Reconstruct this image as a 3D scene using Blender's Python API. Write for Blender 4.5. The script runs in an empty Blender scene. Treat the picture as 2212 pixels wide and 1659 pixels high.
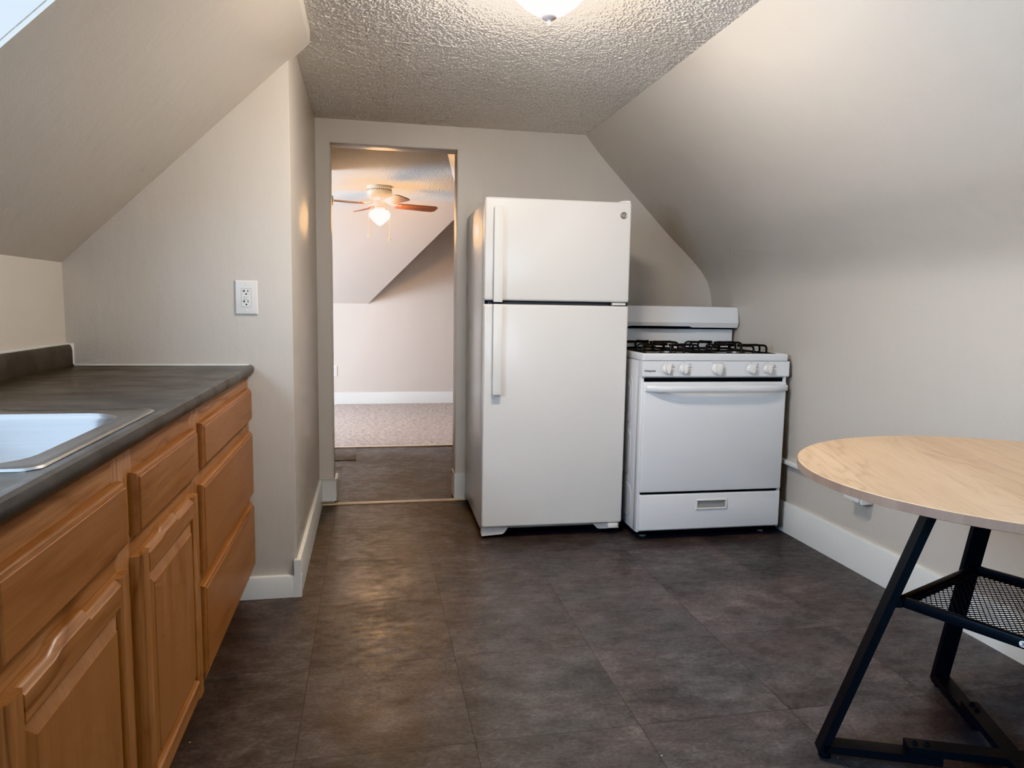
import bpy, bmesh, math, random
from math import sin, cos, pi, radians
from mathutils import Vector, Matrix
random.seed(4)
SC = bpy.context.scene
COL = SC.collection

# ------------------------------------------------------------------ mesh builder
class MB:
    def __init__(self): self.v = []; self.f = []
    def add(self, vs, fs, M=None):
        n = len(self.v)
        for p in vs:
            p = Vector(p)
            self.v.append(tuple(M @ p) if M is not None else tuple(p))
        for f in fs: self.f.append(tuple(i + n for i in f))
        return self
    def box(self, x0, y0, z0, x1, y1, z1, r=0, seg=2, M=None):
        if r <= 0:
            vs = [(x, y, z) for x in (x0, x1) for y in (y0, y1) for z in (z0, z1)]
            fs = [(0, 1, 3, 2), (4, 6, 7, 5), (0, 4, 5, 1), (2, 3, 7, 6), (0, 2, 6, 4), (1, 5, 7, 3)]
            return self.add(vs, fs, M)
        bm = bmesh.new(); bmesh.ops.create_cube(bm, size=1)
        for v in bm.verts:
            v.co = Vector(((x0 + x1) / 2 + v.co.x * (x1 - x0), (y0 + y1) / 2 + v.co.y * (y1 - y0), (z0 + z1) / 2 + v.co.z * (z1 - z0)))
        bmesh.ops.bevel(bm, geom=bm.edges[:], offset=r, offset_type='OFFSET', segments=seg, profile=.5, affect='EDGES', clamp_overlap=True)
        self.bm(bm, M); return self
    def bm(self, bm, M=None):
        bm.verts.index_update()
        self.add([v.co.copy() for v in bm.verts], [[v.index for v in f.verts] for f in bm.faces], M); bm.free()
    def prism(self, poly, a, b, axis='y', M=None):
        # poly: 2D points; extruded from a to b along the axis
        def P(u, w, t): return {'y': (u, t, w), 'x': (t, u, w), 'z': (u, w, t)}[axis]
        n = len(poly)
        vs = [P(u, w, a) for u, w in poly] + [P(u, w, b) for u, w in poly]
        fs = [tuple(range(n)), tuple(range(2 * n - 1, n - 1, -1))]
        for i in range(n):
            j = (i + 1) % n; fs.append((i, j, n + j, n + i))
        return self.add(vs, fs, M)
    def sheet(self, poly, a, b, axis='y', M=None, n=1):
        def P(u, w, t): return {'y': (u, t, w), 'x': (t, u, w), 'z': (u, w, t)}[axis]
        m = len(poly); vs = []; fs = []
        for k in range(n + 1):
            t = a + (b - a) * k / n
            vs += [P(u, w, t) for u, w in poly]
        for k in range(n):
            for i in range(m - 1):
                fs.append((k * m + i, k * m + i + 1, (k + 1) * m + i + 1, (k + 1) * m + i))
        return self.add(vs, fs, M)
    def loft(self, loops, cap0=True, cap1=True, M=None):
        n = len(loops[0]); vs = []; fs = []
        for L in loops: vs += list(L)
        for k in range(len(loops) - 1):
            for i in range(n):
                j = (i + 1) % n
                fs.append((k * n + i, k * n + j, (k + 1) * n + j, (k + 1) * n + i))
        if cap0: fs.append(tuple(range(n - 1, -1, -1)))
        if cap1: fs.append(tuple((len(loops) - 1) * n + i for i in range(n)))
        return self.add(vs, fs, M)
    def lathe(self, prof, n=32, M=None, cap0=True, cap1=True):
        loops = [[(r * cos(2 * pi * i / n), r * sin(2 * pi * i / n), z) for i in range(n)] for r, z in prof]
        return self.loft(loops, cap0, cap1, M)
    def tube(self, path, r, n=8, M=None, closed=False, flat=None):
        pts = [Vector(p) for p in path]; N = len(pts); loops = []
        up0 = None
        for i in range(N):
            if closed: t = (pts[(i + 1) % N] - pts[i - 1])
            elif i == 0: t = pts[1] - pts[0]
            elif i == N - 1: t = pts[-1] - pts[-2]
            else: t = (pts[i + 1] - pts[i]).normalized() + (pts[i] - pts[i - 1]).normalized()
            t.normalize()
            if up0 is None:
                up0 = Vector((0, 0, 1)) if abs(t.z) < .9 else Vector((1, 0, 0))
            a = up0 - t * up0.dot(t)
            if a.length < 1e-4: a = t.orthogonal()
            a.normalize(); b = t.cross(a); up0 = a
            rr = r[i] if isinstance(r, (list, tuple)) else r
            ra, rb = (rr, rr) if flat is None else (rr * flat[0], rr * flat[1])
            loops.append([pts[i] + a * (ra * cos(2 * pi * k / n)) + b * (rb * sin(2 * pi * k / n)) for k in range(n)])
        if closed:
            loops.append(loops[0]); return self.loft(loops, False, False, M)
        return self.loft(loops, True, True, M)
    def bar(self, p0, p1, w, h, up=(0, 0, 1), r=0.0, M=None):
        # rectangular bar from p0 to p1: w across, h along 'up'
        p0, p1 = Vector(p0), Vector(p1); t = (p1 - p0); L = t.length; t.normalize()
        u = Vector(up); u = (u - t * u.dot(t)).normalized(); s = t.cross(u)
        Mx = Matrix((s, t, u)).transposed().to_4x4(); Mx.translation = p0
        if M is not None: Mx = M @ Mx
        return self.box(-w / 2, 0, -h / 2, w / 2, L, h / 2, r, 2, Mx)

def rrect(x0, y0, x1, y1, r, z, n=6):
    out = []
    for cx, cy, a0 in ((x1 - r, y1 - r, 0), (x0 + r, y1 - r, pi / 2), (x0 + r, y0 + r, pi), (x1 - r, y0 + r, 1.5 * pi)):
        for k in range(n + 1):
            a = a0 + pi / 2 * k / n
            out.append((cx + r * cos(a), cy + r * sin(a), z))
    return out

def obj(name, mb, mat, parent=None, smooth=True, ang=32, loc=None):
    me = bpy.data.meshes.new(name)
    me.from_pydata(mb.v, [], mb.f); me.validate()
    bm = bmesh.new(); bm.from_mesh(me)
    bmesh.ops.recalc_face_normals(bm, faces=bm.faces[:])
    bm.to_mesh(me); bm.free()
    if smooth:
        me.polygons.foreach_set('use_smooth', [True] * len(me.polygons))
        me.set_sharp_from_angle(angle=radians(ang))
    me.materials.append(mat)
    o = bpy.data.objects.new(name, me); COL.objects.link(o)
    if parent is not None: o.parent = parent
    if loc is not None: o.location = loc
    return o

def thing(name, label, cat, loc=(0, 0, 0), rz=0, group=None):
    o = bpy.data.objects.new(name, None); COL.objects.link(o)
    o.empty_display_size = .1; o.location = loc; o.rotation_euler = (0, 0, rz)
    o['label'] = label; o['category'] = cat
    if group: o['group'] = group
    return o

def struct(name, mb, mat, label, cat, parent=None, **k):
    o = obj(name, mb, mat, parent, **k)
    if parent is None:
        o['kind'] = 'structure'; o['label'] = label; o['category'] = cat
    return o

def text_mb(s, size, M, bold=0.0, depth=.0003, align='LEFT'):
    cu = bpy.data.curves.new('lettering', 'FONT'); cu.body = s; cu.size = size
    cu.extrude = depth; cu.offset = bold; cu.align_x = align; cu.resolution_u = 4
    o = bpy.data.objects.new('lettering', cu); COL.objects.link(o)
    bpy.context.view_layer.update()
    me = bpy.data.meshes.new_from_object(o.evaluated_get(bpy.context.evaluated_depsgraph_get()))
    mb = MB(); mb.add([v.co.copy() for v in me.vertices], [tuple(p.vertices) for p in me.polygons], M)
    bpy.data.objects.remove(o); bpy.data.curves.remove(cu); bpy.data.meshes.remove(me)
    return mb

def facing_front(x, y, z):   # text plane -> upright, read from -y
    return Matrix.Translation((x, y, z)) @ Matrix.Rotation(pi / 2, 4, 'X')

# ------------------------------------------------------------------ materials
class NT:
    def __init__(self, name):
        self.m = bpy.data.materials.new(name); self.m.use_nodes = True
        self.t = self.m.node_tree; self.n = self.t.nodes; self.b = self.n['Principled BSDF']
        self.co = self.N('ShaderNodeTexCoord')
    def N(self, ty, **kw):
        n = self.n.new(ty)
        for k, v in kw.items():
            if k in n.inputs: n.inputs[k].default_value = v
            else: setattr(n, k, v)
        return n
    def L(self, a, b): self.t.links.new(a, b)
    def map(self, scale=(1, 1, 1), loc=(0, 0, 0), rot=(0, 0, 0)):
        m = self.N('ShaderNodeMapping'); m.inputs['Scale'].default_value = scale
        m.inputs['Location'].default_value = loc; m.inputs['Rotation'].default_value = rot
        self.L(self.co.outputs['Object'], m.inputs[0]); return m.outputs[0]
    def noise(self, vec, scale, detail=3, rough=.55, dist=0):
        n = self.N('ShaderNodeTexNoise'); n.inputs['Scale'].default_value = scale
        n.inputs['Detail'].default_value = detail; n.inputs['Roughness'].default_value = rough
        n.inputs['Distortion'].default_value = dist
        self.L(vec, n.inputs['Vector']); return n.outputs['Fac']
    def ramp(self, fac, stops, interp='LINEAR'):
        r = self.N('ShaderNodeValToRGB'); r.color_ramp.interpolation = interp
        e = r.color_ramp.elements
        while len(e) < len(stops): e.new(.5)
        for k, (p, c) in enumerate(stops):
            e[k].position = p; e[k].color = (*c, 1) if len(c) == 3 else c
        self.L(fac, r.inputs[0]); return r.outputs[0]
    def math(self, op, a, b=None, c=None, clamp=False):
        m = self.N('ShaderNodeMath'); m.operation = op; m.use_clamp = clamp
        for i, x in enumerate((a, b, c)):
            if x is None: continue
            if isinstance(x, (int, float)): m.inputs[i].default_value = x
            else: self.L(x, m.inputs[i])
        return m.outputs[0]
    def mix(self, fac, a, b, blend='MIX'):
        m = self.N('ShaderNodeMix'); m.data_type = 'RGBA'; m.blend_type = blend
        for s, x in ((m.inputs[0], fac), (m.inputs[6], a), (m.inputs[7], b)):
            if isinstance(x, (int, float)): s.default_value = x
            elif isinstance(x, tuple): s.default_value = (*x, 1)
            else: self.L(x, s)
        return m.outputs[2]
    def bump(self, h, strength, dist, prev=None):
        b = self.N('ShaderNodeBump'); b.inputs['Strength'].default_value = strength; b.inputs['Distance'].default_value = dist
        self.L(h, b.inputs['Height'])
        if prev is not None: self.L(prev, b.inputs['Normal'])
        self.L(b.outputs[0], self.b.inputs['Normal']); return b.outputs[0]
    def base(self, x):
        if isinstance(x, tuple): self.b.inputs['Base Color'].default_value = (*x, 1)
        else: self.L(x, self.b.inputs['Base Color'])
    def rough(self, x):
        if isinstance(x, (int, float)): self.b.inputs['Roughness'].default_value = x
        else: self.L(x, self.b.inputs['Roughness'])

def sr(r, g, b):
    f = lambda c: c / 255 / 12.92 if c / 255 <= .04045 else ((c / 255 + .055) / 1.055) ** 2.4
    return (f(r), f(g), f(b))

def paint(name, col, rough=.42, bumpy=1.0, dings=True):
    k = NT(name)
    mid = k.noise(k.map((1, 1, .35)), 14, 2)
    k.base(k.mix(k.math('MULTIPLY', mid, .22), col, tuple(c * .86 for c in col)))
    k.rough(rough)
    h = k.math('MULTIPLY_ADD', k.noise(k.map(), 190, 0), .14, mid)
    if dings:   # little dings and drips in the old paint
        vo = k.N('ShaderNodeTexVoronoi'); vo.inputs['Scale'].default_value = 9
        k.L(k.map(), vo.inputs['Vector'])
        h = k.math('ADD', h, k.math('MULTIPLY', k.math('SUBTRACT', .035, vo.outputs['Distance'], clamp=True), 14))
    k.bump(h, .26 * bumpy, .006)
    return k.m

def popcorn(name, col):
    k = NT(name); v = k.map()
    vo = k.N('ShaderNodeTexVoronoi'); vo.feature = 'SMOOTH_F1'; vo.inputs['Scale'].default_value = 105
    vo.inputs['Smoothness'].default_value = .35
    k.L(v, vo.inputs['Vector'])
    nz = k.noise(v, 190, 1, .6)
    h = k.math('MULTIPLY_ADD', vo.outputs['Distance'], -.9, nz)
    k.base(k.mix(k.noise(v, 3, 2), col, tuple(c * .93 for c in col)))
    k.rough(.75); k.bump(h, 1.0, .020)
    return k.m

def wood(name, dark, mid, light, axis, scale=1.0, rough=.36, rings=9.0, amp=.30, grain=.5):
    k = NT(name)
    def st(a, c): return {'x': (a * scale, c * scale, c * scale), 'y': (c * scale, a * scale, c * scale), 'z': (c * scale, c * scale, a * scale)}[axis]
    warp = k.noise(k.map(st(1.1, 8), (1.7, .3, .9)), 1.0, 3, .5, .35)
    fig = k.noise(k.map(st(.7, 5), (4.1, 2.2, 3.3)), 1.0, 2, .5)
    sn = k.math('ABSOLUTE', k.math('SINE', k.math('MULTIPLY', warp, rings * 3.1416)))
    line = k.math('POWER', k.math('SUBTRACT', 1.0, sn), 2.2)
    line = k.math('MULTIPLY', line, k.ramp(fig, [(.42, (.15, .15, .15)), (.62, (1, 1, 1))]))
    pores = k.noise(k.map(st(9, 330)), 1.0, 3, .65)
    streak = k.noise(k.map(st(2.2, 60)), 1.0, 4, .6)
    soft = k.noise(k.map(st(1.0, 7)), 1.0, 3, .5)
    f = k.math('ADD', k.math('MULTIPLY', soft, .45), k.math('MULTIPLY', streak, .45))
    f = k.math('MULTIPLY_ADD', k.math('SUBTRACT', pores, .5), grain, k.math('ADD', f, .06))
    f = k.math('SUBTRACT', f, k.math('MULTIPLY', line, amp))
    k.base(k.ramp(f, [(.18, dark), (.5, mid), (.8, light)]))
    k.rough(k.math('MULTIPLY_ADD', streak, .2, rough - .1))
    k.bump(pores, .10, .0008)
    return k.m

def simple(name, col, rough=.4, metal=0.0, bump=None, coat=0.0, var=.06):
    k = NT(name)
    v = k.map(); k.base(k.mix(k.noise(v, 6, 3), tuple(c * (1 - var) for c in col), tuple(min(1, c * (1 + var)) for c in col)))
    k.rough(rough); k.b.inputs['Metallic'].default_value = metal
    k.b.inputs['Coat Weight'].default_value = coat; k.b.inputs['Coat Roughness'].default_value = .12
    if bump: k.bump(k.noise(v, bump[0], 2), bump[1], bump[2])
    return k.m

def emit(name, col, strength):
    k = NT(name); k.base(col); k.b.inputs['Emission Color'].default_value = (*col, 1)
    k.b.inputs['Emission Strength'].default_value = strength; k.rough(.3)
    return k.m

def floor_mat():
    k = NT('vinyl_tile')
    sep = k.N('ShaderNodeSeparateXYZ'); k.L(k.co.outputs['Object'], sep.inputs[0])
    px, py = .4555, .4655
    u = k.math('DIVIDE', k.math('ADD', sep.outputs[0], .19 + px * 10), px)
    w = k.math('DIVIDE', k.math('ADD', sep.outputs[1], -1.74 + py * 10), py)
    fu, fw = k.math('FRACT', u), k.math('FRACT', w)
    iu, iw = k.math('FLOOR', u), k.math('FLOOR', w)
    cell = k.N('ShaderNodeCombineXYZ'); k.L(iu, cell.inputs[0]); k.L(iw, cell.inputs[1])
    wn = k.N('ShaderNodeTexWhiteNoise'); k.L(cell.outputs[0], wn.inputs['Vector'])
    off = k.N('ShaderNodeVectorMath'); off.operation = 'MULTIPLY_ADD'
    k.L(wn.outputs['Color'], off.inputs[0]); off.inputs[1].default_value = (7, 7, 7); k.L(k.co.outputs['Object'], off.inputs[2])
    def mp(scale):
        m = k.N('ShaderNodeMapping'); m.inputs['Scale'].default_value = scale; k.L(off.outputs[0], m.inputs[0]); return m.outputs[0]
    streak = k.noise(mp((9, 15, 9)), 1.0, 6, .7)
    cloud = k.noise(mp((1, 1, 1)), 3.2, 4, .6, .4)
    fine = k.noise(mp((75, 120, 75)), 1.0, 3, .7)
    tone = k.math('ADD', k.math('MULTIPLY', streak, .6), k.math('MULTIPLY', cloud, .4))
    tone = k.math('MULTIPLY_ADD', k.math('SUBTRACT', fine, .5), .5, tone)
    c = k.ramp(tone, [(.28, sr(60, 56, 55)), (.45, sr(79, 75, 74)), (.56, sr(91, 86, 85)), (.74, sr(118, 112, 109))])
    tint = k.ramp(k.noise(mp((1, 1.6, 1)), 2.6, 3), [(.32, (1.0, .92, .88)), (.5, (1, .97, .95)), (.68, (.96, 1.0, .985))])
    c = k.mix(1.0, c, tint, 'MULTIPLY')
    val = k.ramp(wn.outputs['Value'], [(0, (.95, .95, .95)), (1, (1.04, 1.035, 1.03))])
    c = k.mix(1.0, c, val, 'MULTIPLY')
    # seams
    du = k.math('MULTIPLY', k.math('MINIMUM', fu, k.math('SUBTRACT', 1.0, fu)), px)
    dw = k.math('MULTIPLY', k.math('MINIMUM', fw, k.math('SUBTRACT', 1.0, fw)), py)
    d = k.math('MINIMUM', du, dw)
    seam = k.math('LESS_THAN', d, .0011)
    c = k.mix(k.math('MULTIPLY', seam, .62), c, sr(38, 33, 31))
    # white paint crumbs and scuffs
    vo = k.N('ShaderNodeTexVoronoi'); vo.inputs['Scale'].default_value = 11; k.L(k.map(), vo.inputs['Vector'])
    rnd = k.N('ShaderNodeSeparateColor'); k.L(vo.outputs['Color'], rnd.inputs[0])
    rad = k.math('MULTIPLY', k.math('POWER', rnd.outputs[0], 3.0), .034)
    sp = k.math('LESS_THAN', vo.outputs['Distance'], rad)
    c = k.mix(k.math('MULTIPLY', sp, .8), c, sr(205, 200, 192))
    sc = k.noise(k.map((3, 40, 1), rot=(0, 0, .5)), 2.2, 4, .6)
    scm = k.ramp(sc, [(.66, (0, 0, 0)), (.78, (1, 1, 1))])
    c = k.mix(k.math('MULTIPLY', scm, .22), c, sr(150, 143, 136))
    k.base(c)
    k.rough(k.ramp(k.math('ADD', k.math('MULTIPLY', k.noise(k.map((1, 2, 1), rot=(0, 0, .4)), 16, 4, .7), .55), k.math('MULTIPLY', k.noise(k.map(), 3.0, 3, .6), .45)), [(.38, (.29, .29, .29)), (.60, (.52, .52, .52))]))
    h = k.math('SUBTRACT', k.math('MULTIPLY', fine, .4), k.math('MULTIPLY', seam, 1.0))
    k.bump(h, .25, .0015)
    return k.m

def carpet_mat():
    k = NT('carpet_pile'); v = k.map()
    a = k.noise(v, 110, 4, .75); b = k.noise(v, 25, 3)
    f = k.math('ADD', k.math('MULTIPLY', a, .75), k.math('MULTIPLY', b, .25))
    k.base(k.ramp(f, [(.34, sr(118, 106, 98)), (.5, sr(170, 157, 149)), (.66, sr(212, 202, 195))]))
    k.rough(1.0); k.b.inputs['Specular IOR Level'].default_value = .1
    k.bump(f, .8, .008); return k.m

def counter_mat():
    k = NT('counter_laminate')
    s = k.noise(k.map((3, 4, 3)), 2.2, 5, .6); f = k.noise(k.map(), 300, 2)
    t = k.math('MULTIPLY_ADD', k.math('SUBTRACT', f, .5), .3, s)
    k.base(k.ramp(t, [(.3, sr(62, 58, 55)), (.5, sr(72, 68, 64)), (.72, sr(88, 83, 79))]))
    sm = k.noise(k.map((4, 7, 4), rot=(0, 0, .3)), 1.5, 4, .6)
    k.rough(k.ramp(sm, [(.35, (.29, .29, .29)), (.7, (.42, .42, .42))]))
    k.bump(f, .06, .0008); return k.m

def steel_mat():
    k = NT('brushed_stainless')
    g = k.noise(k.map((4, 420, 420)), 1.0, 3, .6)
    k.base(k.mix(g, (.40, .40, .40), (.52, .52, .52))); k.b.inputs['Metallic'].default_value = 1
    k.rough(k.math('MULTIPLY_ADD', g, .16, .24)); k.bump(g, .05, .0006); return k.m

def glass_mat():
    k = NT('window_glass')
    o = k.n['Material Output']; tr = k.N('ShaderNodeBsdfTransparent'); gl = k.N('ShaderNodeBsdfGlossy'); gl.inputs['Roughness'].default_value = .02
    mx = k.N('ShaderNodeMixShader'); mx.inputs[0].default_value = .06
    k.L(tr.outputs[0], mx.inputs[1]); k.L(gl.outputs[0], mx.inputs[2]); k.L(mx.outputs[0], o.inputs['Surface']); return k.m

WALL = paint('greige_wall_paint', sr(201, 192, 181), .38)
CHEEK = paint('glare_whitened_cheek', sr(250, 248, 244), .5, .5, False)  # trim white lifted to near white, standing in for window glare
TRIM = paint('white_trim_paint', sr(216, 214, 208), .36, .8, False)
FARW = paint('living_room_paint', sr(200, 189, 179), .5, .8, False)
POP = popcorn('popcorn_ceiling', sr(246, 240, 232))
POPR = simple('sprayed_ceiling_white', sr(240, 233, 224), .7, 0, (240, .25, .0015), 0, .02)
FLOOR = floor_mat(); CARPET = carpet_mat(); COUNTER = counter_mat(); STEEL = steel_mat(); GLASS = glass_mat()
OD, OM, OL = sr(112, 74, 52), sr(158, 113, 82), sr(184, 142, 108)
OAKV = wood('honey_oak_upright', OD, OM, OL, 'z'); OAKH = wood('honey_oak_level', OD, OM, OL, 'y', rings=7)
OAKP = wood('honey_oak_panel', sr(136, 94, 66), sr(155, 111, 80), sr(172, 130, 97), 'z', rings=3)
OAKF = wood('honey_oak_slab', sr(128, 84, 58), sr(153, 107, 76), sr(171, 125, 92), 'y', rings=3)
TABLEW = wood('pale_oak_laminate', sr(172, 142, 112), sr(205, 175, 142), sr(219, 193, 163), 'x', 1.0, .42, 11, .22, .45)
TABLEE = wood('pale_oak_edge', sr(112, 92, 80), sr(146, 122, 106), sr(172, 148, 130), 'z', .08, .55, 2, .1, .4)
ENAMEL = simple('white_enamel', sr(220, 219, 219), .24, 0, None, .3, .015)
FRIDGEW = simple('white_textured_steel', sr(217, 212, 206), .30, 0, (330, .10, .001), .2, .015)
PLASTIC = simple('white_plastic', sr(224, 220, 214), .35, 0, None, 0, .02)
GREYPL = simple('grey_plastic', sr(150, 148, 145), .5)
FOOTW = simple('foot_cover_white', sr(200, 196, 191), .45)
DARKGAP = simple('dark_slate_gap', sr(52, 54, 56), .5)
BLACK = simple('black_parts_and_shade', sr(10, 10, 10), .8)  # for black parts, and for shade in gaps and under the range
IRON = simple('black_cast_iron', sr(22, 21, 20), .38, 0, (220, .25, .001))
BLACKM = simple('black_powder_coat', sr(26, 25, 26), .45, 0, (500, .12, .0006))
INK = simple('printed_grey_ink', sr(92, 90, 88), .6)
BADGE = simple('brushed_badge_metal', sr(140, 132, 120), .4, .6)
BADGEL = simple('badge_relief_metal', sr(196, 188, 176), .35, .7)
ALU = simple('burner_aluminium', sr(150, 146, 140), .4, .9)
STRIP = simple('worn_pale_strip', sr(206, 186, 164), .4, 0, (60, .2, .002), 0, .2)
BLADEW = wood('fan_blade_walnut', sr(84, 48, 30), sr(120, 72, 46), sr(146, 92, 60), 'x', 1.5, .4, 3)
CREAM = simple('cream_fan_enamel', sr(238, 226, 200), .3)
LAMPG = emit('lit_dome_glass', (1.0, .895, .78), 118)
FANG = emit('lit_globe_glass', (1.0, .57, .22), 115)
FINIAL = simple('pinkish_finial_metal', sr(232, 212, 204), .4)

# ------------------------------------------------------------------ measures of the room
XL, XB, YE, YF, ZC = -1.055, -.281, 2.791, 4.076, 2.116
YN = -1.6                 # wall behind the camera
D0, D1, DH, WT = -.208, .490, 1.997, .125   # doorway and wall thickness
YC = 5.685                # where the carpet begins
ZC2, YK = 2.125, 8.17     # next room

# ------------------------------------------------------------------ setting
m = MB().box(-1.2, YN - .1, -.05, 2.3, YC, 0)
struct('floor', m, FLOOR, 'dark grey brown vinyl tile floor of the kitchen and hall', 'floor', smooth=False)
m = MB().box(-2.6, YC, -.05, 2.6, YK + .1, .004)
o = struct('floor_carpet', m, CARPET, 'pinkish beige carpet in the room beyond the doorway', 'carpet', smooth=False)
# ceiling of the kitchen
def popcorn_ceiling():
    # sprayed popcorn texture as real relief where it can be seen from the room; a plain slab carries on towards the near wall
    import numpy as np
    rng = np.random.default_rng(7)
    x0, x1, y0, y1, st = -.42, 1.30, 1.95, YF + .01, .0024
    nx, ny = int((x1 - x0) / st) + 1, int((y1 - y0) / st) + 1
    fx, fy = np.fft.fftfreq(nx, st)[:, None], np.fft.rfftfreq(ny, st)[None, :]
    fr2 = fx ** 2 + fy ** 2
    def field(sig_mm):
        g = np.exp(-2 * np.pi ** 2 * (sig_mm / 1000) ** 2 * fr2)
        f = np.fft.irfft2(np.fft.rfft2(rng.standard_normal((nx, ny))) * g, (nx, ny)); return (f - f.mean()) / f.std()
    a = field(1.55); b = field(7.0)
    h = 1 / (1 + np.exp(-2.6 * (a + .3 * b - .55)))
    X = np.linspace(x0, x1, nx)[:, None]; Y = np.linspace(y0, y1, ny)[None, :]
    seam = np.exp(-((Y - 2.852 + .02 * X) / .007) ** 2) / (1 + np.exp((X - .42) / .04))
    Z = ZC + .0015 - .0032 * h - .0014 * seam
    co = np.empty((nx, ny, 3)); co[..., 0] = X; co[..., 1] = Y; co[..., 2] = Z
    i = np.arange(nx * ny).reshape(nx, ny)
    q = np.stack([i[:-1, :-1], i[:-1, 1:], i[1:, 1:], i[1:, :-1]], -1).reshape(-1, 4)
    nv = nx * ny
    # slab: near strip and the upper side
    ex = np.array([[x0, YN, ZC], [x1 + .2, YN, ZC], [x1 + .2, y0 + .02, ZC + .0005], [x0, y0 + .02, ZC + .0005], [x0, YN, ZC + .06], [x1 + .2, YN, ZC + .06], [x1 + .2, y1, ZC + .06], [x0, y1, ZC + .06]])
    q = np.concatenate([q, np.array([[0, 3, 2, 1], [4, 5, 6, 7]]) + nv])
    co = np.concatenate([co.reshape(-1, 3), ex])
    me = bpy.data.meshes.new('ceiling'); me.vertices.add(len(co)); me.vertices.foreach_set('co', co.astype(np.float32).ravel())
    me.loops.add(q.size); me.loops.foreach_set('vertex_index', q.astype(np.int32).ravel())
    me.polygons.add(len(q)); me.polygons.foreach_set('loop_start', np.arange(0, q.size, 4, dtype=np.int32))
    me.update(calc_edges=True); me.validate()
    me.polygons.foreach_set('use_smooth', [True] * len(me.polygons))
    me.materials.append(POPR); me.materials.append(POP)
    for p_ in me.polygons[-2:]: p_.material_index = 1; p_.use_smooth = False
    o = bpy.data.objects.new('ceiling', me); COL.objects.link(o)
    o['kind'] = 'structure'; o['label'] = 'popcorn textured kitchen ceiling around the dome lamp'; o['category'] = 'ceiling'
popcorn_ceiling()
m = MB().box(-2.6, YF + WT, ZC2, 2.6, YK + .1, ZC2 + .06)
struct('ceiling_beyond', m, POP, 'popcorn textured ceiling beyond the doorway', 'ceiling', smooth=False)

# left knee wall with window opening above the counter (dormer)
WY0, WY1, WZ0, WZ1 = .2, 1.35, 1.22, 1.92
m = MB()
m.box(XL - .12, YN, 0, XL, WY0, 2.2); m.box(XL - .12, WY1, 0, XL, YE + .05, 2.2)
m.box(XL - .12, WY0, 0, XL, WY1, WZ0); m.box(XL - .12, WY0, WZ1, XL, WY1, 2.2)
struct('wall_left', m, WALL, 'greige wall behind the sink counter', 'wall', smooth=False)
# left slope: board with a small lip, running from the dormer to just past the end wall
prof = [(XL - .02, 1.243), (-.209, 2.072), (-.203, 2.14), (-.30, 2.14), (XL - .02, 1.40)]
m = MB().prism(prof, 1.592, 2.814, 'y'); m.prism(prof, YN, -.25, 'y')
struct('ceiling_slope_left', m, WALL, 'greige sloped ceiling over the counter', 'sloped ceiling', smooth=False)
# end wall of the counter and its side towards the doorway
m = MB().box(XL - .12, YE, 0, XB, YF + WT, 2.2, .004, 2)
struct('wall_alcove', m, WALL, 'greige corner wall at the far end of the counter', 'wall')
# wall with the doorway
m = MB()
m.box(XB - .05, YF, 0, D0, YF + WT, 2.2); m.box(D1, YF, 0, 2.5, YF + WT, 2.2); m.box(D0, YF, DH, D1, YF + WT, 2.2)
struct('wall_back', m, WALL, 'greige wall with the open doorway behind the refrigerator', 'wall', smooth=False)
m = MB()
e = .006
m.box(D1 - e, YF - .002, 0.0, D1, YF + WT, DH, .0015); m.box(D0, YF - .002, 0, D0 + e, YF + WT, DH, .0015); m.box(D0 + e, YF - .002, DH - e, D1 - e, YF + WT, DH, .0015)
struct('door_1', m, WALL, 'painted jambs and head of the open doorway', 'doorway')
# right wall: knee wall curving into the roof slope
cur = [(2.112, -.02), (2.098, .25), (2.082, .6), (2.07, .9), (2.061, 1.08), (2.050, 1.18), (2.032, 1.262), (2.0, 1.325), (1.946, 1.390), (1.86, 1.474), (1.753, 1.571), (1.505, 1.817), (1.324, 2.0), (1.24, 2.098), (1.226, 2.118), (1.222, 2.14)]
# smooth resample
def catmull(P, n=6):
    out = []
    for i in range(len(P) - 1):
        p0, p1, p2, p3 = P[max(i - 1, 0)], P[i], P[i + 1], P[min(i + 2, len(P) - 1)]
        for k in range(n):
            t = k / n
            out.append(tuple(.5 * ((2 * p1[j]) + (-p0[j] + p2[j]) * t + (2 * p0[j] - 5 * p1[j] + 4 * p2[j] - p3[j]) * t * t + (-p0[j] + 3 * p1[j] - 3 * p2[j] + p3[j]) * t ** 3) for j in (0, 1)))
    return out + [P[-1]]
cc = catmull(cur, 4)
m = MB().prism(cc + [(2.3, 2.2), (2.3, -.02)], YN, YF + .02, 'y')
struct('wall_right', m, WALL, 'greige right wall curving up into a sloped ceiling', 'wall', ang=50)
# wall behind the camera, with an unseen window added for fill light
NX0, NX1, NZ0, NZ1 = -.2, 1.1, .9, 1.85
m = MB()
m.box(XL - .12, YN - .12, 0, NX0, YN, 2.2); m.box(NX1, YN - .12, 0, 2.3, YN, 2.2)
m.box(NX0, YN - .12, 0, NX1, YN, NZ0); m.box(NX0, YN - .12, NZ1, NX1, YN, 2.2)
struct('wall_front', m, WALL, 'greige wall on the near side of the kitchen', 'wall', smooth=False)
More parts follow.
